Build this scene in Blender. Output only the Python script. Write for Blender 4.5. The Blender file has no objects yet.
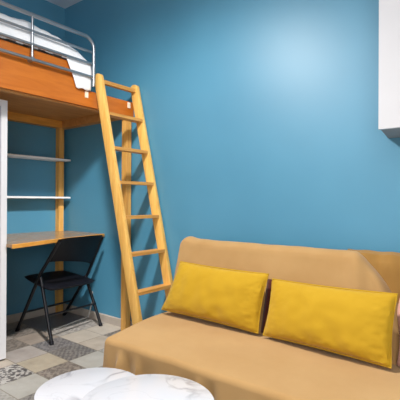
import bpy, bmesh, math, random
from mathutils import Vector, Matrix, noise
random.seed(7)
COL = bpy.context.scene.collection
PI = math.pi

# ------------------------------------------------------------------ helpers
def srgb(r, g, b):
    def f(c):
        c /= 255.0
        return c / 12.92 if c <= .04045 else ((c + .055) / 1.055) ** 2.4
    return (f(r), f(g), f(b), 1.0)

def mat(name, col, rough=.5, metal=0., spec=.5, coat=0.):
    m = bpy.data.materials.new(name); m.use_nodes = True
    b = m.node_tree.nodes['Principled BSDF']
    b.inputs['Base Color'].default_value = col
    b.inputs['Roughness'].default_value = rough
    b.inputs['Metallic'].default_value = metal
    b.inputs['Specular IOR Level'].default_value = spec
    b.inputs['Coat Weight'].default_value = coat
    return m

class NT:
    """short-hand for building node trees"""
    def __init__(s, m):
        s.m = m; s.t = m.node_tree; s.b = s.t.nodes['Principled BSDF']
    def n(s, typ, **kw):
        x = s.t.nodes.new(typ)
        for k, v in kw.items():
            setattr(x, k, v)
        return x
    def l(s, a, b):
        s.t.links.new(a, b)
    def coords(s, scale=(1, 1, 1), rot=(0, 0, 0), loc=(0, 0, 0)):
        tc = s.n('ShaderNodeTexCoord'); mp = s.n('ShaderNodeMapping')
        mp.inputs['Scale'].default_value = scale; mp.inputs['Rotation'].default_value = rot
        mp.inputs['Location'].default_value = loc
        s.l(tc.outputs['Object'], mp.inputs['Vector']); return mp.outputs['Vector']
    def noise(s, vec, scale, detail=4, rough=.5, dist=0.):
        x = s.n('ShaderNodeTexNoise'); x.inputs['Scale'].default_value = scale
        x.inputs['Detail'].default_value = detail; x.inputs['Roughness'].default_value = rough
        x.inputs['Distortion'].default_value = dist
        s.l(vec, x.inputs['Vector']); return x.outputs['Fac']
    def ramp(s, fac, stops):
        r = s.n('ShaderNodeValToRGB'); e = r.color_ramp.elements
        while len(e) < len(stops):
            e.new(.5)
        for el, (p, c) in zip(e, stops):
            el.position = p; el.color = c
        s.l(fac, r.inputs['Fac']); return r.outputs['Color']
    def math(s, op, a, b=None):
        x = s.n('ShaderNodeMath', operation=op)
        for i, v in enumerate((a, b)):
            if v is None: continue
            if isinstance(v, (int, float)): x.inputs[i].default_value = v
            else: s.l(v, x.inputs[i])
        return x.outputs[0]
    def bump(s, h, strength=.2, dist=.01):
        x = s.n('ShaderNodeBump'); x.inputs['Strength'].default_value = strength
        x.inputs['Distance'].default_value = dist
        s.l(h, x.inputs['Height']); s.l(x.outputs['Normal'], s.b.inputs['Normal'])
    def base(s, c):
        s.l(c, s.b.inputs['Base Color'])

def wood(name, c1, c2, rough=.45, scale=(1.2, 1.2, 14), coat=0., spec=.4):
    m = mat(name, c1, rough, 0, spec, coat); t = NT(m)
    v = t.coords(scale)
    f = t.noise(v, 3.2, 5, .6, .8)
    t.base(t.ramp(f, [(.3, c2), (.62, c1)]))
    t.bump(f, .08, .003)
    return m

def fabric(name, c1, c2, rough=.9, fine=420, big=6, bump=.25):
    m = mat(name, c1, rough, 0, .15); t = NT(m)
    v = t.coords()
    a = t.noise(v, big, 4, .55)
    t.base(t.ramp(a, [(.3, c2), (.7, c1)]))
    w = t.noise(v, fine, 2)
    t.bump(w, bump, .0015)
    try:
        t.b.inputs['Sheen Weight'].default_value = .15
    except KeyError:
        pass
    return m

def obj(name, bm, material, parent=None, smooth=True, kind=None, angle=40):
    me = bpy.data.meshes.new(name)
    bm.normal_update()
    bm.to_mesh(me); bm.free()
    o = bpy.data.objects.new(name, me); COL.objects.link(o)
    for m in (material if isinstance(material, (list, tuple)) else [material]):
        me.materials.append(m)
    if smooth:
        for p in me.polygons: p.use_smooth = True
        try:
            me.set_sharp_from_angle(angle=math.radians(angle))
        except Exception:
            pass
    if parent is not None:
        o.parent = parent
        o.matrix_parent_inverse = Matrix.Translation(-Vector(parent.location))
    if kind: o['kind'] = kind
    return o

def tag(o, label, cat, group=None):
    o['label'] = label; o['category'] = cat
    if group: o['group'] = group
    return o

def thing(name, label, cat, loc=(0, 0, 0), group=None):
    o = bpy.data.objects.new(name, None); COL.objects.link(o)
    o.location = loc; o.empty_display_size = .1
    return tag(o, label, cat, group)

def bevel(bm, w, seg=2, angle=30):
    es = [e for e in bm.edges if len(e.link_faces) == 2 and e.calc_face_angle(0) > math.radians(angle)]
    bmesh.ops.bevel(bm, geom=es, offset=w, segments=seg, profile=.5, affect='EDGES', clamp_overlap=True)

def box(bm, lo, hi, bev=0., seg=2):
    b = bmesh.new()
    v = [b.verts.new((x, y, z)) for x in (lo[0], hi[0]) for y in (lo[1], hi[1]) for z in (lo[2], hi[2])]
    for f in ((0, 1, 3, 2), (4, 6, 7, 5), (0, 4, 5, 1), (2, 3, 7, 6), (0, 2, 6, 4), (1, 5, 7, 3)):
        b.faces.new([v[i] for i in f])
    if bev: bevel(b, bev, seg)
    merge(bm, b); return bm

def merge(bm, b, M=None):
    if M is not None: b.transform(M)
    me = bpy.data.meshes.new('tmp'); b.to_mesh(me); b.free()
    bm.from_mesh(me); bpy.data.meshes.remove(me)

def prism(bm, pts, axis, a, c, bev=0., seg=2):
    """polygon pts (2-D) extruded from a to c along axis"""
    b = bmesh.new()
    def mk(p, h):
        if axis == 'z': return (p[0], p[1], h)
        if axis == 'y': return (p[0], h, p[1])
        return (h, p[0], p[1])
    A = [b.verts.new(mk(p, a)) for p in pts]; B = [b.verts.new(mk(p, c)) for p in pts]
    b.faces.new(A); b.faces.new(B[::-1]); n = len(pts)
    for i in range(n):
        b.faces.new((A[i], B[i], B[(i + 1) % n], A[(i + 1) % n]))
    bmesh.ops.recalc_face_normals(b, faces=b.faces)
    if bev: bevel(b, bev, seg)
    merge(bm, b); return bm

def tube(bm, pts, r, n=10, caps=True):
    """round tube along a polyline"""
    pts = [Vector(p) for p in pts]; rings = []; b = bmesh.new()
    up = Vector((0, 0, 1)); prev = None
    for i, p in enumerate(pts):
        d = (pts[min(i + 1, len(pts) - 1)] - pts[max(i - 1, 0)]).normalized()
        if prev is None:
            a = d.cross(up)
            if a.length < .05: a = d.cross(Vector((1, 0, 0)))
        else:
            a = prev - d * prev.dot(d)
        a.normalize(); prev = a; c = d.cross(a)
        rr = r[i] if isinstance(r, (list, tuple)) else r
        rings.append([b.verts.new(p + (a * math.cos(t) + c * math.sin(t)) * rr) for t in [2 * PI * k / n for k in range(n)]])
    for A, B in zip(rings, rings[1:]):
        for k in range(n):
            b.faces.new((A[k], A[(k + 1) % n], B[(k + 1) % n], B[k]))
    if caps:
        b.faces.new(rings[0][::-1]); b.faces.new(rings[-1])
    bmesh.ops.recalc_face_normals(b, faces=b.faces)
    merge(bm, b); return bm

def lathe(bm, prof, c, n=64):
    b = bmesh.new(); rings = []
    for r, z in prof:
        if r < 1e-5: rings.append([b.verts.new((c[0], c[1], z))])
        else: rings.append([b.verts.new((c[0] + r * math.cos(2 * PI * k / n), c[1] + r * math.sin(2 * PI * k / n), z)) for k in range(n)])
    for A, B in zip(rings, rings[1:]):
        for k in range(n):
            q = [A[k % len(A)], A[(k + 1) % len(A)], B[(k + 1) % len(B)], B[k % len(B)]]
            u = []
            for v in q:
                if v not in u: u.append(v)
            if len(u) > 2: b.faces.new(u)
    bmesh.ops.recalc_face_normals(b, faces=b.faces)
    merge(bm, b); return bm

def grid(bm, nu, nv, fn, closed_u=False):
    b = bmesh.new()
    V = [[b.verts.new(fn(i / nu, j / nv)) for j in range(nv + 1)] for i in range(nu + (0 if closed_u else 1))]
    N = len(V)
    for i in range(nu):
        for j in range(nv):
            b.faces.new((V[i][j], V[(i + 1) % N][j], V[(i + 1) % N][j + 1], V[i][j + 1]))
    merge(bm, b); return bm

def sstep(a, b, x):
    t = max(0., min(1., (x - a) / (b - a))); return t * t * (3 - 2 * t)

def fbm(p, s):
    return noise.noise(Vector(p) * s)

# ------------------------------------------------------------------ materials
# painted wall: satin blue
M_wall = mat('blue_satin_paint', srgb(72, 148, 182), .5, 0, .85); t = NT(M_wall)
v = t.coords(); f = t.noise(v, 1.3, 3)
t.base(t.ramp(f, [(.3, srgb(69, 132, 162)), (.7, srgb(76, 140, 170))]))
t.bump(t.noise(v, 260, 3), .08, .002)
M_ceil = mat('ceiling_paint', srgb(225, 228, 235), .8); t = NT(M_ceil)
t.base(t.ramp(t.noise(t.coords(), 2, 2), [(.3, srgb(214, 219, 230)), (.7, srgb(228, 231, 238))]))
M_plain = mat('off_white_paint', srgb(232, 230, 226), .7); t = NT(M_plain)
t.base(t.ramp(t.noise(t.coords(), 2, 2), [(.3, srgb(226, 224, 220)), (.7, srgb(236, 234, 231))]))
M_pine = wood('varnished_pine', srgb(240, 192, 106), srgb(222, 166, 80), .4, (1.5, 12, 1.2))
M_pine_v = wood('varnished_pine_upright', srgb(240, 192, 106), srgb(220, 162, 78), .4, (12, 12, 1.0))
M_tread = wood('pine_tread', srgb(216, 158, 82), srgb(190, 132, 62), .45, (12, 1.2, 12))
M_post = wood('pine_post', srgb(222, 170, 92), srgb(196, 140, 66), .5, (12, 12, 1.0))
M_board = wood('orange_board', srgb(190, 108, 34), srgb(172, 92, 24), .4, (8, 1.0, 8))
M_under = wood('plywood_deck', srgb(196, 142, 82), srgb(176, 122, 66), .6, (6, 1.0, 6))
M_desk = wood('desk_top', srgb(176, 138, 92), srgb(156, 118, 78), .24, (7, 1.0, 7), 0., .6)
M_deskedge = wood('desk_edge', srgb(224, 160, 74), srgb(202, 138, 56), .45, (7, 1.0, 7))
M_steel = mat('brushed_steel_tube', srgb(178, 182, 186), .32, .85); t = NT(M_steel)
t.base(t.ramp(t.noise(t.coords((60, 2, 60)), 5, 3), [(.3, srgb(150, 154, 160)), (.7, srgb(174, 178, 184))]))
M_white = mat('white_lacquer', srgb(236, 236, 238), .35); t = NT(M_white)
t.base(t.ramp(t.noise(t.coords(), 3, 2), [(.3, srgb(204, 204, 208)), (.7, srgb(210, 210, 214))]))
M_shelf = mat('white_shelf', srgb(222, 224, 228), .45); t = NT(M_shelf)
t.base(t.ramp(t.noise(t.coords(), 3, 2), [(.3, srgb(236, 237, 240)), (.7, srgb(244, 244, 246))]))
M_grey = mat('grey_panel', srgb(150, 152, 165), .35); t = NT(M_grey)
t.base(t.ramp(t.noise(t.coords(), 3, 2), [(.3, srgb(142, 144, 158)), (.7, srgb(156, 158, 170))]))
M_undercab = mat('shaded_underside', srgb(150, 150, 154), .5); t = NT(M_undercab)  # cupboard underside, its shading put into the grey
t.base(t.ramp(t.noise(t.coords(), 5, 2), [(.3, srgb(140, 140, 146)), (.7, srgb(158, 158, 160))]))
M_linen = fabric('white_linen', srgb(244, 244, 246), srgb(234, 235, 240), .9, 300, 5, .15)
M_throw = fabric('tan_cover', srgb(177, 141, 93), srgb(169, 132, 84), .9, 380, 5, .25)
M_gold_shade = fabric('shaded_golden_cover', srgb(150, 112, 58), srgb(140, 102, 50), .9, 380, 5, .25)  # tan-gold cover, darkened to carry the shade at the sofa end
M_pinkish = fabric('pale_mauve_cloth', srgb(206, 160, 140), srgb(186, 136, 122), .9, 380, 5, .2)  # pinkish tone for one fold at the sofa end
M_maroon = fabric('maroon_upholstery', srgb(92, 44, 36), srgb(72, 32, 28), .9, 380, 5, .2)
M_yellow = fabric('mustard_velvet', srgb(188, 149, 32), srgb(182, 143, 28), .8, 480, 9, .2)
M_black = mat('black_plastic', srgb(20, 21, 30), .5, 0, .3); t = NT(M_black)
t.base(t.ramp(t.noise(t.coords(), 20, 3), [(.3, srgb(11, 12, 19)), (.7, srgb(18, 19, 28))]))
t.bump(t.noise(t.coords(), 300, 2), .1, .001)
M_tubeblk = mat('black_tube', srgb(24, 25, 30), .3, .2); t = NT(M_tubeblk)
t.base(t.ramp(t.noise(t.coords(), 20, 3), [(.3, srgb(13, 14, 20)), (.7, srgb(22, 23, 28))]))
M_cable = mat('pale_cable', srgb(196, 194, 190), .5); t = NT(M_cable)
t.base(t.ramp(t.noise(t.coords(), 20, 3), [(.3, srgb(186, 184, 180)), (.7, srgb(204, 202, 198))]))
M_clip = mat('white_clip_plastic', srgb(236, 226, 208), .5); t = NT(M_clip)
t.base(t.ramp(t.noise(t.coords(), 20, 3), [(.3, srgb(228, 216, 196)), (.7, srgb(240, 232, 216))]))
M_legs = mat('dark_metal', srgb(60, 58, 56), .4, .7); t = NT(M_legs)
t.base(t.ramp(t.noise(t.coords(), 20, 3), [(.3, srgb(52, 50, 48)), (.7, srgb(66, 64, 62))]))

# marble with soft grey veins
M_marble = mat('white_marble', srgb(200, 200, 204), .22, 0, .5); t = NT(M_marble)
v = t.coords((1, 1, 1), (0, 0, .6), (.35, .2, 0))
nz = t.n('ShaderNodeTexNoise'); nz.inputs['Scale'].default_value = 4.2; nz.inputs['Detail'].default_value = 5
nz.inputs['Roughness'].default_value = .5; nz.inputs['Distortion'].default_value = .8
t.l(v, nz.inputs['Vector'])
d = t.math('ABSOLUTE', t.math('SUBTRACT', nz.outputs['Fac'], .5))
wide = t.noise(v, 4.5, 2)
soft = t.ramp(wide, [(.50, (0, 0, 0, 1)), (.66, (1, 1, 1, 1))])      # where the veins open into grey clouds
band = t.ramp(d, [(.0, (1, 1, 1, 1)), (.045, (0, 0, 0, 1))])
thin = t.ramp(d, [(.0, (.35, .35, .35, 1)), (.012, (0, 0, 0, 1))])
k = t.math('MAXIMUM', t.math('MULTIPLY', band, soft), t.math('MULTIPLY', thin, .6))
t.base(t.ramp(k, [(.0, srgb(203, 203, 208)), (1., srgb(160, 160, 166))]))

# floor tiles -------------------------------------------------------------
T = .232; X0 = .404; Y0 = -.229
def tile_mat(name, c1, c2, pattern=None, p1=None, p2=None, seed=0., amount=1.):
    m = mat(name, c1, .38, 0, .4); t = NT(m)
    v = t.coords((1, 1, 1), (0, 0, 0), (seed, seed * .7, 0))
    f = t.noise(v, 9, 5, .6)
    col = t.ramp(f, [(.28, c2), (.7, c1)])
    lv = t.coords((1 / T, 1 / T, 1), (0, 0, 0), (-X0 / T + 20, -Y0 / T + 20, 0))
    sx = t.n('ShaderNodeSeparateXYZ'); t.l(lv, sx.inputs[0])
    u = t.math('SUBTRACT', t.math('FRACT', sx.outputs[0]), .5)
    w = t.math('SUBTRACT', t.math('FRACT', sx.outputs[1]), .5)
    au = t.math('ABSOLUTE', u); aw = t.math('ABSOLUTE', w)
    if pattern:
        r = t.math('SQRT', t.math('ADD', t.math('MULTIPLY', u, u), t.math('MULTIPLY', w, w)))
        ang = t.math('ARCTAN2', u, w)
        if pattern == 'rosette':
            s = t.math('ADD', t.math('SINE', t.math('MULTIPLY', r, 46)), t.math('SINE', t.math('MULTIPLY', ang, 8)))
        elif pattern == 'lattice':
            s = t.math('ADD', t.math('SINE', t.math('MULTIPLY', t.math('ADD', au, aw), 40)),
                       t.math('SINE', t.math('MULTIPLY', t.math('SUBTRACT', au, aw), 34)))
        else:
            s = t.math('ADD', t.math('MULTIPLY', t.math('SINE', t.math('MULTIPLY', u, 38)), t.math('SINE', t.math('MULTIPLY', w, 38))),
                       t.math('MULTIPLY', t.math('SINE', t.math('MULTIPLY', r, 30)), .7))
        s = t.math('ADD', s, t.math('MULTIPLY', t.math('SUBTRACT', t.noise(v, 44, 3, .55, 1.2), .5), 10.))
        k = t.ramp(t.math('ADD', t.math('MULTIPLY', s, .6), .42), [(.25, (0, 0, 0, 1)), (.7, (1, 1, 1, 1))])
        pc = t.ramp(t.noise(v, 14, 3), [(.3, p1), (.7, p2)])
        mx = t.n('ShaderNodeMix', data_type='RGBA')
        t.l(t.math('MULTIPLY', k, amount), mx.inputs['Factor']); t.l(col, mx.inputs['A']); t.l(pc, mx.inputs['B'])
        col = mx.outputs['Result']
    e = t.math('MAXIMUM', au, aw)
    g = t.math('GREATER_THAN', e, .489)
    mx = t.n('ShaderNodeMix', data_type='RGBA')
    t.l(g, mx.inputs['Factor']); t.l(col, mx.inputs['A']); mx.inputs['B'].default_value = srgb(120, 112, 100)
    t.base(mx.outputs['Result'])
    return m

TM = {
 'sand':  tile_mat('sand_tile', srgb(177, 166, 152), srgb(156, 144, 130), seed=1.),
 'olive': tile_mat('ochre_tile', srgb(170, 160, 141), srgb(148, 137, 120), seed=2.),
 'taupe': tile_mat('taupe_tile', srgb(164, 157, 150), srgb(144, 135, 129), seed=3.),
 'sage':  tile_mat('sage_tile', srgb(165, 162, 155), srgb(149, 146, 138), seed=4.),
 'brown': tile_mat('brown_tile', srgb(156, 144, 132), srgb(131, 119, 108), seed=5.),
 'dark_grey': tile_mat('dark_grey_tile', srgb(113, 110, 112), srgb(100, 97, 99), seed=6.),  # plain darker grey, fixed for the cells beneath the desk
 'cream': tile_mat('cream_tile', srgb(184, 174, 162), srgb(168, 158, 144), seed=7.),
 'p_bw':  tile_mat('dark_arabesque_tile', srgb(174, 169, 163), srgb(157, 153, 147), 'rosette', srgb(72, 69, 68), srgb(95, 91, 89), 8.),
 'p_blue': tile_mat('grey_arabesque_tile', srgb(134, 130, 127), srgb(117, 113, 111), 'waves', srgb(81, 78, 81), srgb(94, 91, 93), 9., .9),
 'p_dark': tile_mat('charcoal_arabesque_tile', srgb(132, 127, 122), srgb(114, 109, 104), 'lattice', srgb(76, 73, 73), srgb(91, 87, 85), 10., .9),
 'p_brown': tile_mat('umber_arabesque_tile', srgb(140, 131, 122), srgb(122, 113, 104), 'waves', srgb(90, 83, 76), srgb(103, 95, 89), 11., .9),
 'p_sage': tile_mat('sage_arabesque_tile', srgb(162, 159, 152), srgb(144, 140, 133), 'lattice', srgb(119, 116, 109), srgb(130, 126, 120), 12., .7),
 'p_light': tile_mat('pale_arabesque_tile', srgb(174, 168, 161), srgb(158, 151, 144), 'rosette', srgb(119, 114, 111), srgb(130, 125, 120), 13., .7),
}
M_bb = mat('skirting_tile', srgb(214, 204, 190), .4); t = NT(M_bb)
t.base(t.ramp(t.noise(t.coords(), 9, 5, .6), [(.3, srgb(168, 158, 148)), (.7, srgb(188, 178, 168))]))

# ------------------------------------------------------------------ setting
RX, RY, RZ = 4.7, -3.9, 2.867
TH = .1
# floor: one mesh, a material per tile
names = list(TM); fixed = {
 (2, 3): 'olive', (1, 3): 'taupe', (2, 2): 'p_dark', (1, 2): 'p_blue', (3, 3): 'p_brown', (2, 4): 'p_bw', (3, 4): 'sage',
 (1, 1): 'cream', (2, 1): 'sand', (1, 0): 'cream', (0, 0): 'p_light', (2, 0): 'p_brown', (3, 0): 'sand', (3, 2): 'sage', (0, 2): 'brown',
 (0, 3): 'p_brown', (-1, 0): 'dark_grey', (-1, 1): 'dark_grey', (-2, 0): 'dark_grey', (-2, 1): 'dark_grey', (0, 1): 'p_light', (1, 4): 'sand',
 (3, 1): 'p_sage', (-1, 2): 'p_brown', (-2, 2): 'brown', (-1, 3): 'taupe', (-2, 3): 'p_blue', (4, 3): 'sage', (4, 4): 'p_dark', (0, 4): 'p_dark',
 (3, 5): 'p_sage', (2, 5): 'taupe', (4, 2): 'p_brown'}
bm = bmesh.new(); ml = []
i0 = math.floor((0 - X0) / T) - 1; i1 = math.ceil((RX - X0) / T) + 1
j0 = math.floor(0 / T) - 2; j1 = math.ceil((-RY + Y0) / T) + 1
for i in range(i0, i1):
    for j in range(j0, j1):
        xa, xb = max(-TH, X0 + i * T), min(RX + TH, X0 + (i + 1) * T)
        ya, yb = max(RY - TH, Y0 + T - (j + 1) * T), min(TH, Y0 + T - j * T)
        if xb - xa < 1e-4 or yb - ya < 1e-4: continue
        f = bm.faces.new([bm.verts.new(p) for p in ((xa, ya, 0), (xb, ya, 0), (xb, yb, 0), (xa, yb, 0))])
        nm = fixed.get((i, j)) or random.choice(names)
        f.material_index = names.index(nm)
bmesh.ops.remove_doubles(bm, verts=bm.verts, dist=1e-5)
r = bmesh.ops.extrude_face_region(bm, geom=bm.faces[:])
bmesh.ops.translate(bm, verts=[q for q in r['geom'] if isinstance(q, bmesh.types.BMVert)], vec=(0, 0, -.08))
bmesh.ops.recalc_face_normals(bm, faces=bm.faces)
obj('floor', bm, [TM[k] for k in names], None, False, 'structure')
def slab(name, lo, hi, m):
    return obj(name, box(bmesh.new(), lo, hi), m, None, False, 'structure')
slab('ceiling', (-TH, RY - TH, RZ), (RX + TH, TH, RZ + .1), M_ceil)
slab('wall_left', (-TH, RY - TH, 0), (0, TH, RZ), M_wall)
slab('wall_back', (0, 0, 0), (RX, TH, RZ), M_wall)
slab('wall_right', (RX, RY - TH, 0), (RX + TH, TH, RZ), M_plain)
slab('wall_front', (0, RY - TH, 0), (RX, RY, RZ), M_plain)
def bbprof(bm, horizontal):
    h, d = .067, .012
    if horizontal:   # along x on wall_back
        prism(bm, [(0, .0005), (-d, .0005), (-d, h - .006), (-d + .006, h), (0, h)], 'x', .0125, RX)
    else:
        prism(bm, [(0, .0005), (d, .0005), (d, h - .006), (d - .006, h), (0, h)], 'y', RY, 0)
    return bm
obj('baseboard_left', bbprof(bmesh.new(), False), M_bb, None, False, 'structure')
obj('baseboard_back', bbprof(bmesh.new(), True), M_bb, None, False, 'structure')

# ------------------------------------------------------------------ loft bed
bed = thing('loft_bed', 'orange and pine loft bed with grey metal guard rail, raised above the desk', 'bed', (.5, -1.0, 0))
FX = .957; FB = 1.715; LEN = -2.02
b = bmesh.new()
prism(b, [(LEN, FB), (-.002, FB), (-.002, 1.832), (-.455, 1.832), (-.47, 2.003), (LEN, 2.003)], 'x', FX - .024, FX, .002, 1)
obj('front_board', b, M_board, bed)
b = bmesh.new(); box(b, (.072, LEN, 1.776), (FX - .0245, -.074, 1.80)); obj('deck_panel', b, M_under, bed)
b = bmesh.new(); box(b, (FX - .062, LEN, 1.706), (FX - .0245, -.074, 1.776), .002); obj('ledger_strip', b, M_under, bed)
b = bmesh.new(); box(b, (.002, LEN, 1.712), (.072, -.002, 1.80), .003); obj('wall_beam', b, M_deskedge, bed)
b = bmesh.new(); box(b, (.072, -.072, 1.712), (FX - .024, -.002, 1.80), .003); obj('wall_beam', b, M_under, bed)
for (x, y) in ((.003, -.092), (FX - .062, -.072)):
    b = bmesh.new(); box(b, (x, y, 0), (x + .056, y + .050, 1.712), .006, 2); obj('post', b, M_post, bed)
b = bmesh.new(); box(b, (FX - .09, LEN, 0), (FX - .026, LEN + .06, 1.706), .006, 2); obj('post', b, M_post, bed)
b = bmesh.new(); box(b, (.004, LEN, 0), (.070, LEN + .06, 1.712), .006, 2); obj('post', b, M_post, bed)
for y in (-.462, -.058):
    b = bmesh.new(); box(b, (FX, y - .013, 1.778), (FX + .007, y + .013, 1.822), .003); obj('clip', b, M_clip, bed)['label'] = 'small white plastic clip'
# guard rail
gx = .990; ye = -.424; yb = LEN + .03
rail = bmesh.new()
arc = [(gx, ye - .075 + .075 * math.sin(a), 2.203 - .075 + .075 * math.cos(a)) for a in [PI / 2 * k / 8 for k in range(9)]]
arc2 = [(gx, yb + .075 - .075 * math.sin(a), 2.203 - .075 + .075 * math.cos(a)) for a in [PI / 2 * k / 8 for k in range(8, -1, -1)]]
tube(rail, [(gx, yb, 1.905)] + arc2 + arc + [(gx, ye, 1.86)], .0125, 12)
obj('guard_rail_loop', rail, M_steel, bed)
for z in (2.102, 2.019, 1.925):
    b = bmesh.new(); tube(b, [(gx, yb, z), (gx, ye, z)], .009 if z > 1.95 else .0105, 10); obj('rail_bar', b, M_steel, bed)
for y in (-.895, -1.5):
    b = bmesh.new(); tube(b, [(gx, y, 1.92), (gx, y, 2.203)], .008, 10); obj('rail_upright', b, M_steel, bed)
for y in (-.895, -1.5):
    b = bmesh.new(); tube(b, [(FX - .001, y, 1.925), (gx + .012, y, 1.925)], .014, 12); obj('rail_bolt', b, M_steel, bed)

# mattress + duvet (they lie on the bed)
b = bmesh.new(); box(b, (.03, LEN + .02, 1.801), (FX - .045, -.45, 2.0), .03, 3)
tag(obj('mattress', b, M_linen), 'white mattress lying inside the boards of the loft bed', 'mattress')
def duvet_z(x, y):
    # puffed top seen over the rail
    pts = [(-2.0, 2.10), (-1.4, 2.13), (-1.05, 2.185), (-.86, 2.198), (-.64, 2.160), (-.52, 2.12), (-.46, 2.07), (-.43, 2.025)]
    z = pts[-1][1]
    for (a, za), (c, zc) in zip(pts, pts[1:]):
        if y <= c:
            z = za + (zc - za) * max(0, min(1, (y - a) / (c - a))); break
    z = 2.005 + (z - 2.005) * (.35 + .65 * sstep(.25, .62, x))
    return z + .010 * fbm((x, y, 3.3), 9) + .006 * fbm((x, y, 8.), 22)
def duvet_pt(u, vv):
    y0, y1 = -1.98, -.432
    y = y0 + (y1 - y0) * vv
    hang = max(0., min(1., (y + .640) / .09)) * .185 + (.004 * math.sin(y * 90) if y > -.64 else 0)
    if u < .70:
        x = .05 + (.86 - .05) * (u / .70); z = duvet_z(x, y)
        return (x, y, z)
    if u < .82:   # rounded shoulder onto the top of the board
        a = (u - .70) / .12 * PI / 2; zt = duvet_z(.86, y); ze = 2.012
        return (.86 + .105 * math.sin(a) + .003 * a, y, ze + (zt - ze) * math.cos(a))
    k = (u - .82) / .18
    zz = 2.012 - hang * k
    return (.966 + .008 * min(1, k * 4) + .004 * math.sin(y * 60) * k, y + .03 * k * k * (hang / .185) * (-.2), zz)
b = bmesh.new(); grid(b, 60, 90, duvet_pt); bmesh.ops.recalc_face_normals(b, faces=b.faces)
o = obj('duvet', b, M_linen); tag(o, 'white duvet heaped on the loft bed, one corner hanging over the orange front board', 'duvet')
md = o.modifiers.new('thickness', 'SOLIDIFY'); md.thickness = .006; md.offset = 1

# ------------------------------------------------------------------ ladder
lad = thing('wooden_ladder', 'pale pine ladder leaning against the front of the loft bed', 'ladder', (1.37, -.2, 0))
def lx(z): return 1.003 + .243 * (1.93 - z)
def rail_bm(yc):
    b = bmesh.new(); d = .037
    zt = 1.955
    pts = []
    for k in range(9):       # rounded top end
        a = PI * k / 8
        pts.append((lx(zt) + d * math.cos(a), zt - .02 + .026 * math.sin(a)))
    pts += [(lx(.0) - d, .001), (lx(.0) + d, .001)]
    prism(b, pts, 'y', yc - .0165, yc + .0165, .004, 2); return b
for yc in (-.385, -.030):
    obj('side_rail', rail_bm(yc), M_pine_v, lad)
for k, z in enumerate((1.665, 1.415, 1.171, .927, .675, .420, .17)):
    b = bmesh.new(); x = lx(z)
    box(b, (x - .034, -.3685, z - .012), (x + .037, -.0465, z + .010), .003); obj('tread', b, M_tread, lad)
b = bmesh.new(); box(b, (lx(1.91) - .016, -.3685, 1.893), (lx(1.91) + .016, -.0465, 1.921), .008, 3); obj('top_bar', b, M_tread, lad)

# ------------------------------------------------------------------ desk, shelves, wardrobe
desk = thing('corner_desk', 'glossy brown desk board with a pale wooden edge fixed under the shelves', 'desk', (.35, -.6, 0))
fr = [(.594, -.004), (.655, -.25), (.727, -.597), (.80, -.80), (.842, -.943)]
b = bmesh.new(); prism(b, [(.067, -.004), (.067, -.094), (.004, -.094), (.004, -.932), (.775, -.932), (.775, -.943)] + fr[::-1], 'z', .737, .7575); obj('desk_top', b, M_desk, desk, False)
b = bmesh.new(); prism(b, [(x - .001, y) for x, y in fr] + [(x + .012, y) for x, y in fr[::-1]], 'z', .731, .7585, .002, 1); obj('edge_strip', b, M_deskedge, desk)['label'] = 'pale wooden edge'
b = bmesh.new(); box(b, (.004, -.93, .665), (.030, -.125, .737)); obj('wall_batten', b, M_under, desk)
for z, lab in ((1.402, 'thin white wall shelf beneath the bed, the higher of two'), (1.058, 'thin white wall shelf just above the desk, the lower of two')):
    sh = thing('wall_shelf', lab, 'shelf', (.08, -.5, z), 'white shelves over the desk')
    b = bmesh.new(); dz = .008
    prism(b, [(.0665, -.03), (.15, -.03), (.15, -.93), (.002, -.93), (.002, -.0935), (.0665, -.0935)], 'z', z, z + .017, .002, 1)
    obj('board', b, M_shelf, sh)

wx, wy = .765, -.935
war = thing('white_wardrobe', 'tall white framed wardrobe with a grey inset panel, standing under the loft bed', 'wardrobe', (.5, -1.4, 0))
b = bmesh.new(); box(b, (.16, -1.90, .003), (wx - .022, wy - .001, 1.690), .003); obj('carcass', b, M_white, war)
for (y0, y1, nm) in ((-1.412, wy, 'door'), (-1.898, -1.418, 'door')):
    bb = bmesh.new(); st = .040
    box(bb, (wx - .021, y1 - st, .012), (wx, y1, 1.690), .006, 3)
    box(bb, (wx - .021, y0, .012), (wx, y0 + st, 1.690), .006, 3)
    box(bb, (wx - .021, y0 + st, 1.650), (wx, y1 - st, 1.690), .006, 3)
    box(bb, (wx - .021, y0 + st, .012), (wx, y1 - st, .052), .006, 3)
    dr = obj(nm, bb, M_white, war)
    b = bmesh.new(); box(b, (wx - .020, y0 + st, .052), (wx - .010, y1 - st, 1.650)); obj('inset_panel', b, M_grey, dr, False)
    dr.children[0].matrix_parent_inverse = Matrix.Identity(4)

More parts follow.
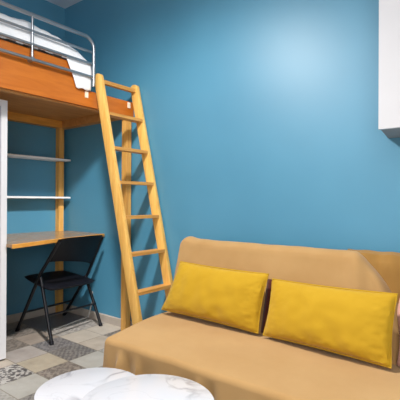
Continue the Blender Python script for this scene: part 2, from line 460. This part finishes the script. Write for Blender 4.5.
# ------------------------------------------------------------------ folding chair (faces the desk)
ch = thing('folding_chair', 'black folding chair with a slim seat pulled up to the desk', 'chair', (.46, -.34, 0))
FLf, FRf, RLf, RRf = (.256, -.590), (.153, -.095), (.752, -.594), (.673, -.092)
LT, RT = (.845, -.585, .772), (.698, -.098, .760)
HL, HR = (.590, -.590, .495), (.502, -.096, .420)
def lerp(a, c, t): return tuple(p + (q - p) * t for p, q in zip(a, c))
for foot, hinge, top in ((FLf, HL, LT), (FRf, HR, RT)):
    b = bmesh.new()
    tube(b, [foot + (.004,), hinge, lerp(hinge, top, .5), lerp(hinge, top, .94)], .0130, 10)
    o = obj('leg', b, M_tubeblk, ch)
    b = bmesh.new(); tube(b, [foot + (0.,), lerp(foot + (0.,), hinge, .05)], 0.0155, 10); q = obj('foot_cap', b, M_black, o)
    q.matrix_parent_inverse = Matrix.Identity(4)
for foot, hinge in ((RLf, HL), (RRf, HR)):
    b = bmesh.new(); h2 = (hinge[0] - .02, hinge[1] + (.012 if foot is RLf else -.012), hinge[2] - .02)
    f2 = (foot[0], foot[1], .004)
    tube(b, [f2, lerp(f2, h2, .5), h2], .0130, 10)
    o = obj('leg', b, M_tubeblk, ch)
    b = bmesh.new(); tube(b, [foot + (0.,), lerp(foot + (0.,), h2, .05)], 0.0155, 10); q = obj('foot_cap', b, M_black, o)
    q.matrix_parent_inverse = Matrix.Identity(4)
b = bmesh.new(); tube(b, [lerp(FLf + (0.,), HL, .34), lerp(FRf + (0.,), HR, .36)], .0085, 8); obj('stretcher', b, M_tubeblk, ch)
b = bmesh.new(); tube(b, [lerp(RLf + (0.,), HL, .40), lerp(RRf + (0.,), HR, .42)], .0085, 8); obj('stretcher', b, M_tubeblk, ch)
# seat: padded slab between the tubes
SFL, SFR, SRL, SRR = Vector((.300, -.590, .440)), Vector((.165, -.110, .410)), Vector((.715, -.602, .386)), Vector((.690, -.118, .380))
def seat_pt(top):
    def fn(u, v):
        # squircle outline so that corners are rounded
        a, c = u * 2 - 1, v * 2 - 1
        k = .10
        a2 = a * (1 - k * c * c * abs(a) ** 2); c2 = c * (1 - k * a * a * abs(c) ** 2)
        p = (SRL * (1 - (a2 + 1) / 2) + SFL * ((a2 + 1) / 2)) * (1 - (c2 + 1) / 2) + (SRR * (1 - (a2 + 1) / 2) + SFR * ((a2 + 1) / 2)) * ((c2 + 1) / 2)
        e = (1 - abs(a) ** 8) * (1 - abs(c) ** 8)
        return p + Vector((0, 0, (.016 * e ** .5 - .004 * (1 - a * a) * (1 - c * c)) if top else -.024 * e ** .5))
    return fn
b = bmesh.new(); grid(b, 16, 16, seat_pt(True)); grid(b, 16, 16, seat_pt(False))
bmesh.ops.remove_doubles(b, verts=b.verts, dist=1e-4); bmesh.ops.recalc_face_normals(b, faces=b.faces)
obj('seat', b, M_black, ch)
# curved backrest panel
def back_bm():
    b = bmesh.new()
    A0, A1 = Vector(lerp(HL, LT, .33)), Vector(lerp(HL, LT, 1.0)); B0, B1 = Vector(lerp(HR, RT, .24)), Vector(lerp(HR, RT, 1.0))
    nrm = Vector((.97, 0, .12)).normalized()
    def fn(off):
        def g(u, v):
            lo = A0.lerp(B0, u); hi = A1.lerp(B1, u)
            s = 2 * u - 1
            # lower edge arches, corners of the panel are rounded
            v2 = .10 * abs(s) ** 6 * 0 + v * (1 - .035 * abs(s) ** 10) + (1 - v) * .07 * (1 - abs(s) ** 3) * 1.0
            p = lo.lerp(hi, v2)
            return p + nrm * (off + .034 * (1 - s * s) )
        return g
    grid(b, 24, 10, fn(.004)); grid(b, 24, 10, fn(-.007))
    # close the rim
    b.edges.ensure_lookup_table()
    rim = [e for e in b.edges if len(e.link_faces) == 1]
    bmesh.ops.bridge_loops(b, edges=rim)
    bmesh.ops.recalc_face_normals(b, faces=b.faces); return b
obj('backrest', back_bm(), M_black, ch)

# thin pale cable along the floor under the desk
b = bmesh.new()
tube(b, [(.47, -.40, .006), (.45, -.30, .006), (.425, -.20, .006), (.405, -.10, .006), (.402, -.022, .008), (.408, -.018, .02), (.43, -.0175, .08), (.447, -.008, .15), (.447, -.008, .24)], .006, 8)
tag(obj('cable', b, M_cable), 'pale cable running along the tiles beneath the desk and up the wall', 'cable')

# ------------------------------------------------------------------ sofa bed
sofa = thing('sofa_bed', 'low tan fabric sofa bed standing against the blue wall', 'sofa', (2.4, -.5, 0))
SX0, SX1 = 1.652, 3.16
# seat with its cover falling to the floor
def seat_profile(x):
    """y,z path: rear of the seat -> front edge -> down to the floor"""
    P = []
    for k in range(15):
        t_ = k / 14; y = -.30 + (-.880 + .30) * t_
        P.append((y, .338 + .012 * math.sin(PI * t_)))
    for k in range(1, 8):
        a = PI / 2 * k / 7
        P.append((-.880 - .030 * math.sin(a), .338 - .030 + .030 * math.cos(a)))
    for k in range(1, 13):
        t_ = k / 12
        P.append((-.910 - .018 * t_, .308 - .303 * t_))
    return P
prof = seat_profile(0); NP = len(prof) - 1
def seat_fn(u, v):
    j = v * NP; a = int(min(j, NP - 1)); t_ = j - a
    y = prof[a][0] + (prof[a + 1][0] - prof[a][0]) * t_; z = prof[a][1] + (prof[a + 1][1] - prof[a][1]) * t_
    # across: left drape (u<.14), top, right drape (u>.86)
    lo = SX0 + .072 * sstep(-.35, -.92, y)          # seat narrows a little toward the front
    hi = SX1 - .03 * sstep(-.35, -.92, y)
    front = sstep(-.80, -.91, y)
    drop = max(0., .338 - z)
    if u < .12:
        k = 1 - u / .12
        zz = z - (z - .004) * k
        x = lo - .018 * (1 - (1 - k) ** 2) - .012 * k * (1 - front)
        yy = y
    elif u > .88:
        k = (u - .88) / .12
        zz = z - (z - .004) * k; x = hi + .02 * k; yy = y
    else:
        x = lo + (hi - lo) * (u - .12) / .76; zz = z; yy = y
    # soft folds in the front drape and faint wrinkles on the seat
    if drop > .03 and .1 < u < .9:
        g = sstep(.02, .12, drop)
        fold = 0
        for fx, wd, am in ((1.845, .016, .026), (1.90, .02, -.018), (1.965, .016, .018), (2.335, .016, .026), (2.40, .02, -.018), (2.60, .05, .012), (2.75, .02, .016), (2.95, .018, .016), (1.75, .03, .008)):
            fold += am * math.exp(-((x - fx - .04 * drop) / wd) ** 2)
        yy -= fold * g + .006 * math.sin(x * 21) * g
    zz += .004 * fbm((x, y, 1.), 5) * (1 if drop < .03 and .12 <= u <= .88 else 0)
    return (x, yy, max(.003, zz))
b = bmesh.new(); grid(b, 150, NP * 2, seat_fn); bmesh.ops.recalc_face_normals(b, faces=b.faces)
obj('seat', b, M_throw, sofa)
b = bmesh.new(); box(b, (SX0 + .06, -.84, .04), (SX1 - .07, -.12, .325), .02, 3); obj('mattress_base', b, M_maroon, sofa)
for (x, y) in ((1.8, -.75), (3.0, -.75), (1.8, -.2), (3.0, -.2)):
    b = bmesh.new(); tube(b, [(x, y, 0), (x, y, .045)], .02, 12); obj('leg', b, M_legs, sofa)
# backrest: rounded slab leaning back
def back_profile():
    # (y,z) closed loop, front face then top round then rear face
    P = []
    f0, f1 = Vector((-.372, .29)), Vector((-.238, .742))
    for k in range(13): P.append(f0.lerp(f1, k / 12))
    c = Vector((-.182, .735)); r_ = .058
    for k in range(1, 12):
        a = math.radians(168 - 160 * k / 11)
        P.append(c + Vector((r_ * math.cos(a), r_ * math.sin(a) + .004)))
    e0, e1 = Vector((-.120, .718)), Vector((-.22, .28))
    for k in range(0, 9): P.append(e0.lerp(e1, k / 8))
    return P
BP = back_profile(); NB = len(BP)
def back_fn(u, v):
    # u 0..1 along x (with domed ends), v around
    j = int(round(v * NB)) % NB
    p = BP[j].copy(); cen = Vector((-.25, .53))
    e = 0
    uu = u
    if u < .06: e = (1 - u / .06)
    elif u > .94: e = ((u - .94) / .06)
    s = 1 - (1 - math.sqrt(max(0, 1 - e * e))) * .16
    p = cen + (p - cen) * s
    if e >= .999: p = cen + (p - cen) * .80
    L = 1.640; R_ = 3.01
    x = L + (R_ - L) * u
    w = (.005 * fbm((x, p.x * 2, p.y), 6) + .003 * fbm((x, p.x, p.y * 2), 15)) if e < .5 else 0
    # the far end of the backrest slopes away in a rounded shoulder
    drop = .30 * max(0., (x - 2.765) / .25) ** 1.25 if x > 2.765 else 0.
    if x > 2.72:   # rumples toward the end near the kitchen cupboard
        w += .008 * math.sin((x - 2.72) * 40 + p.y * 9) * sstep(2.74, 2.86, x) * (1 - e)
    pk = .016 * math.exp(-((u - .03) / .04) ** 2) * sstep(.70, .78, p.y)   # peaked corner of the cover
    zz = p.y + w * .6 + pk
    if drop: zz = .29 + (zz - .29) * (1 - min(.85, drop / .5))
    return (x, p.x - w - (.02 * sstep(2.70, 2.80, x)), zz)
b = bmesh.new(); grid(b, 110, NB, back_fn)
bmesh.ops.remove_doubles(b, verts=b.verts, dist=1e-4)
bmesh.ops.holes_fill(b, edges=[e for e in b.edges if len(e.link_faces) == 1], sides=0)
bmesh.ops.recalc_face_normals(b, faces=b.faces)
obj('backrest', b, M_throw, sofa)
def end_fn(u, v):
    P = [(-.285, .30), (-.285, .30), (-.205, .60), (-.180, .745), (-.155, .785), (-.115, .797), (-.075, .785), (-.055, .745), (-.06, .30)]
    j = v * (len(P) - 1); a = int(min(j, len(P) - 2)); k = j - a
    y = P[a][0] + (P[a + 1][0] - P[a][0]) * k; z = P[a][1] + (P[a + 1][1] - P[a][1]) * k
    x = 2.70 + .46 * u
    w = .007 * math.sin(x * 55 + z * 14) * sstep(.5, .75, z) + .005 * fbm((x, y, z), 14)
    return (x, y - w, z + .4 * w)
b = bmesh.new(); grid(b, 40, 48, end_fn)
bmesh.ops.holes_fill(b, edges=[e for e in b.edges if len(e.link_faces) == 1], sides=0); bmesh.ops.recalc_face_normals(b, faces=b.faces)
o = obj('end_section', b, M_gold_shade, sofa); o['label'] = 'golden end section behind the backrest, shade in its colour'
def fold_fn(u, v):
    z = .352 + .31 * v; x = 2.985 + .075 * u + .008 * math.sin(v * 7)
    y = -.372 + (z - .29) * .282 - .028 - .016 * math.sin(u * PI) - .006 * math.sin(v * 11 + u * 5)
    return (x, y, z)
b = bmesh.new(); grid(b, 12, 20, fold_fn); o = obj('cover_fold', b, M_pinkish, sofa); o['label'] = 'pinkish fold of the cover'
md = o.modifiers.new('thickness', 'SOLIDIFY'); md.thickness = .008
b = bmesh.new(); grid(b, 6, 12, lambda u, v: (3.035 + .09 * u, -.372 + (.36 + .22 * v - .29) * .282 - .034 - .012 * math.sin(u * PI), .36 + .20 * v))
o = obj('patch', b, M_maroon, sofa); o['label'] = 'dark maroon upholstered patch'
md = o.modifiers.new('thickness', 'SOLIDIFY'); md.thickness = .008

b = bmesh.new(); grid(b, 4, 12, lambda u, v: (2.325 + .085 * u, -.372 + (.35 + .27 * v - .29) * .282 - .012 - .004 * math.sin(u * PI), .352 + .27 * v))  # narrow dark strip filling the gap between the cushions
o = obj('patch', b, M_maroon, sofa); o['label'] = 'dark brown strip between the cushions'
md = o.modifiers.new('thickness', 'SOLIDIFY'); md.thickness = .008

# ------------------------------------------------------------------ cushions
def cushion(name, label, BL, BR, TL, TR, thick, seed):
    BL, BR, TL, TR = map(Vector, (BL, BR, TL, TR))
    nrm = (BR - BL).cross(TL - BL).normalized()
    if nrm.y > 0: nrm = -nrm
    def fn(side):
        def g(u, v):
            a, c = 2 * u - 1, 2 * v - 1
            pin = .035
            a2 = a * (1 - pin * (1 - c * c) * abs(a) ** 3); c2 = c * (1 - pin * 1.6 * (1 - a * a) * abs(c) ** 3)
            uu, vv = (a2 + 1) / 2, (c2 + 1) / 2
            p = BL.lerp(BR, uu).lerp(TL.lerp(TR, uu), vv)
            h = (max(0, 1 - abs(a) ** 2.6) * max(0, 1 - abs(c) ** 2.2)) ** .45
            w = .0
            e = max(abs(a), abs(c))
            w = .006 * fbm((u * 2, v, seed), 5) * h + .005 * fbm((u * 2, v, seed + 4), 17) * sstep(.4, .95, e) * (1 if e < .995 else 0)
            # pulled creases near the lower middle
            w += .006 * math.sin(26 * u + 5 * v) * math.exp(-((v - .16) / .12) ** 2) * math.exp(-((u - .62) / .2) ** 2)
            return p + nrm * (side * (thick * h + (w if side > 0 else w * .3)))
        return g
    b = bmesh.new(); grid(b, 56, 34, fn(1)); grid(b, 56, 34, fn(-.62))
    bmesh.ops.remove_doubles(b, verts=b.verts, dist=2e-4); bmesh.ops.recalc_face_normals(b, faces=b.faces)
    root = thing(name, label, 'cushion', (BL + BR) / 2, 'mustard cushions on the sofa bed')
    obj('cover', b, M_yellow, root)
    loop = []
    for (P, Q) in ((BL, BR), (BR, TR), (TR, TL), (TL, BL)):
        cen = (BL + BR + TL + TR) / 4
        for k in range(14):
            q = P.lerp(Q, k / 14); s = 1 - .035 * (1 - (2 * k / 14 - 1) ** 2); 
            loop.append(cen + (q - cen) * s)
    loop.append(loop[0])
    b = bmesh.new(); tube(b, loop, .0035, 6, False); obj('seam', b, M_yellow, root)
    return root
cushion('cushion', 'mustard yellow cushion on the sofa, the one beside the wooden ladder',
        (1.668, -.425, .375), (2.338, -.418, .362), (1.742, -.335, .665), (2.362, -.350, .660), .060, 1.)
cushion('cushion', 'mustard yellow cushion on the sofa, the one below the white cupboard',
        (2.372, -.424, .362), (2.985, -.470, .366), (2.385, -.352, .638), (2.990, -.385, .652), .060, 2.)

# ------------------------------------------------------------------ marble tables
def table(label, c, z, r, legdir):
    t_ = thing('coffee_table', label, 'table', (c[0], c[1], 0), 'round marble side tables')
    b = bmesh.new(); lathe(b, [(0, z), (r - .004, z), (r - .001, z - .0015), (r, z - .004), (r, z - .014), (r - .003, z - .018), (0, z - .018)], c, 96)
    obj('table_top', b, M_marble, t_)
    b = bmesh.new(); lathe(b, [(0, z - .0185), (.07, z - .0185), (.07, z - .024), (.018, z - .03), (.014, z - .05), (.014, .03), (.018, .022), (.0, .022)], c, 32); obj('pedestal', b, M_legs, t_)
    b = bmesh.new(); lathe(b, [(0, .022), (r * .55, .016), (r * .58, .010), (r * .58, .0), (0, .0)], c, 48); obj('base', b, M_legs, t_)
table('round white marble table, lower of two, overlapped by the other and nearer the chair', (2.108, -1.292), .330, .1965, 0)
table('round white marble table with grey veins, higher of two, standing before the sofa', (2.455, -1.335), .400, .217, 1)

# ------------------------------------------------------------------ wall cupboard
cab = thing('wall_cupboard', 'plain white cupboard hung high on the blue wall above the sofa end', 'cupboard', (3.2, -.15, 1.37))
CZ = 1.371; CT = 2.60
b = bmesh.new(); prism(b, [(2.862, -.002), (3.70, -.002), (3.70, -.292), (2.895, -.292)], 'z', CZ + .006, CT); obj('carcass', b, M_white, cab, False)
for x0, x1 in ((2.893, 3.294), (3.298, 3.70)):
    b = bmesh.new(); box(b, (x0, -.312, CZ), (x1, -.2935, CT), .002); obj('door', b, M_white, cab)
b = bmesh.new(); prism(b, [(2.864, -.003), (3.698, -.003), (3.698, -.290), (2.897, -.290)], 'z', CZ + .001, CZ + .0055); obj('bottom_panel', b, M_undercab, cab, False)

# ------------------------------------------------------------------ lights
def area(name, loc, target, size, power, col=(1, 1, 1), spread=180):
    l = bpy.data.lights.new(name, 'AREA'); l.shape = 'DISK'; l.size = size; l.energy = power; l.color = col
    l.spread = math.radians(spread)
    o = bpy.data.objects.new(name, l); COL.objects.link(o); o.location = loc
    o.rotation_euler = (Vector(target) - Vector(loc)).to_track_quat('-Z', 'Y').to_euler()
    return o
def point(name, loc, power, rad, col=(1, 1, 1)):
    l = bpy.data.lights.new(name, 'POINT'); l.energy = power; l.shadow_soft_size = rad; l.color = col
    o = bpy.data.objects.new(name, l); COL.objects.link(o); o.location = loc; return o
def soften(o):
    # gentler fall-off, so the lamp lights the near and far walls evenly
    l = o.data; l.use_nodes = True; nt = l.node_tree
    em = next(n for n in nt.nodes if n.type == 'EMISSION')
    fo = nt.nodes.new('ShaderNodeLightFalloff'); fo.inputs['Strength'].default_value = 1.
    nt.links.new(fo.outputs['Constant'], em.inputs['Strength']); return o
lamp = point('ceiling_lamp', (1.89, -1.12, 2.37), 40, .08, (1, .975, .94))
ld = bpy.data.lights.new('ceiling_lamp', 'SPOT'); ld.energy = 48; ld.shadow_soft_size = .08; ld.color = (1, .975, .94)
ld.spot_size = math.radians(168); ld.spot_blend = .75
lamp.data = ld
lamp.rotation_euler = Vector((-.05, .38, -1)).to_track_quat('-Z', 'Y').to_euler()
soften(lamp)
area('room_fill', (3.3, -2.7, 2.78), (2.6, -2.0, .0), 2.0, 40, (1, .985, .965))
area('camera_side_fill', (4.2, -3.7, 1.4), (1.2, -.4, 1.0), 1.6, 48, (1, .99, .98))  # added fill behind the camera to brighten the room, no window there

w = bpy.data.worlds.new('world'); bpy.context.scene.world = w; w.use_nodes = True
w.node_tree.nodes['Background'].inputs['Color'].default_value = (.8, .88, 1, 1)
w.node_tree.nodes['Background'].inputs['Strength'].default_value = .3

# ------------------------------------------------------------------ camera
F, YAW, PIT, ROLL = 404., .6568, .0026, -.0050
fw = Vector((-math.sin(YAW), math.cos(YAW), 0)); rt = Vector((math.cos(YAW), math.sin(YAW), 0)); dn = Vector((0, 0, -1))
f2 = fw * math.cos(PIT) - dn * math.sin(PIT); d2 = dn * math.cos(PIT) + fw * math.sin(PIT)
r3 = rt * math.cos(ROLL) + d2 * math.sin(ROLL); d3 = d2 * math.cos(ROLL) - rt * math.sin(ROLL)
cam = bpy.data.cameras.new('camera'); co = bpy.data.objects.new('camera', cam); COL.objects.link(co)
cam.sensor_fit = 'HORIZONTAL'; cam.sensor_width = 36; cam.lens = F / 400 * 36; cam.clip_start = .02
M = Matrix((r3, -d3, -f2)).transposed().to_4x4(); M.translation = Vector((3.371, -2.253, 1.042))
co.matrix_world = M
bpy.context.scene.camera = co
vs = bpy.context.scene.view_settings
vs.view_transform = 'Standard'; vs.look = 'None'; vs.exposure = 0.; vs.gamma = 1.
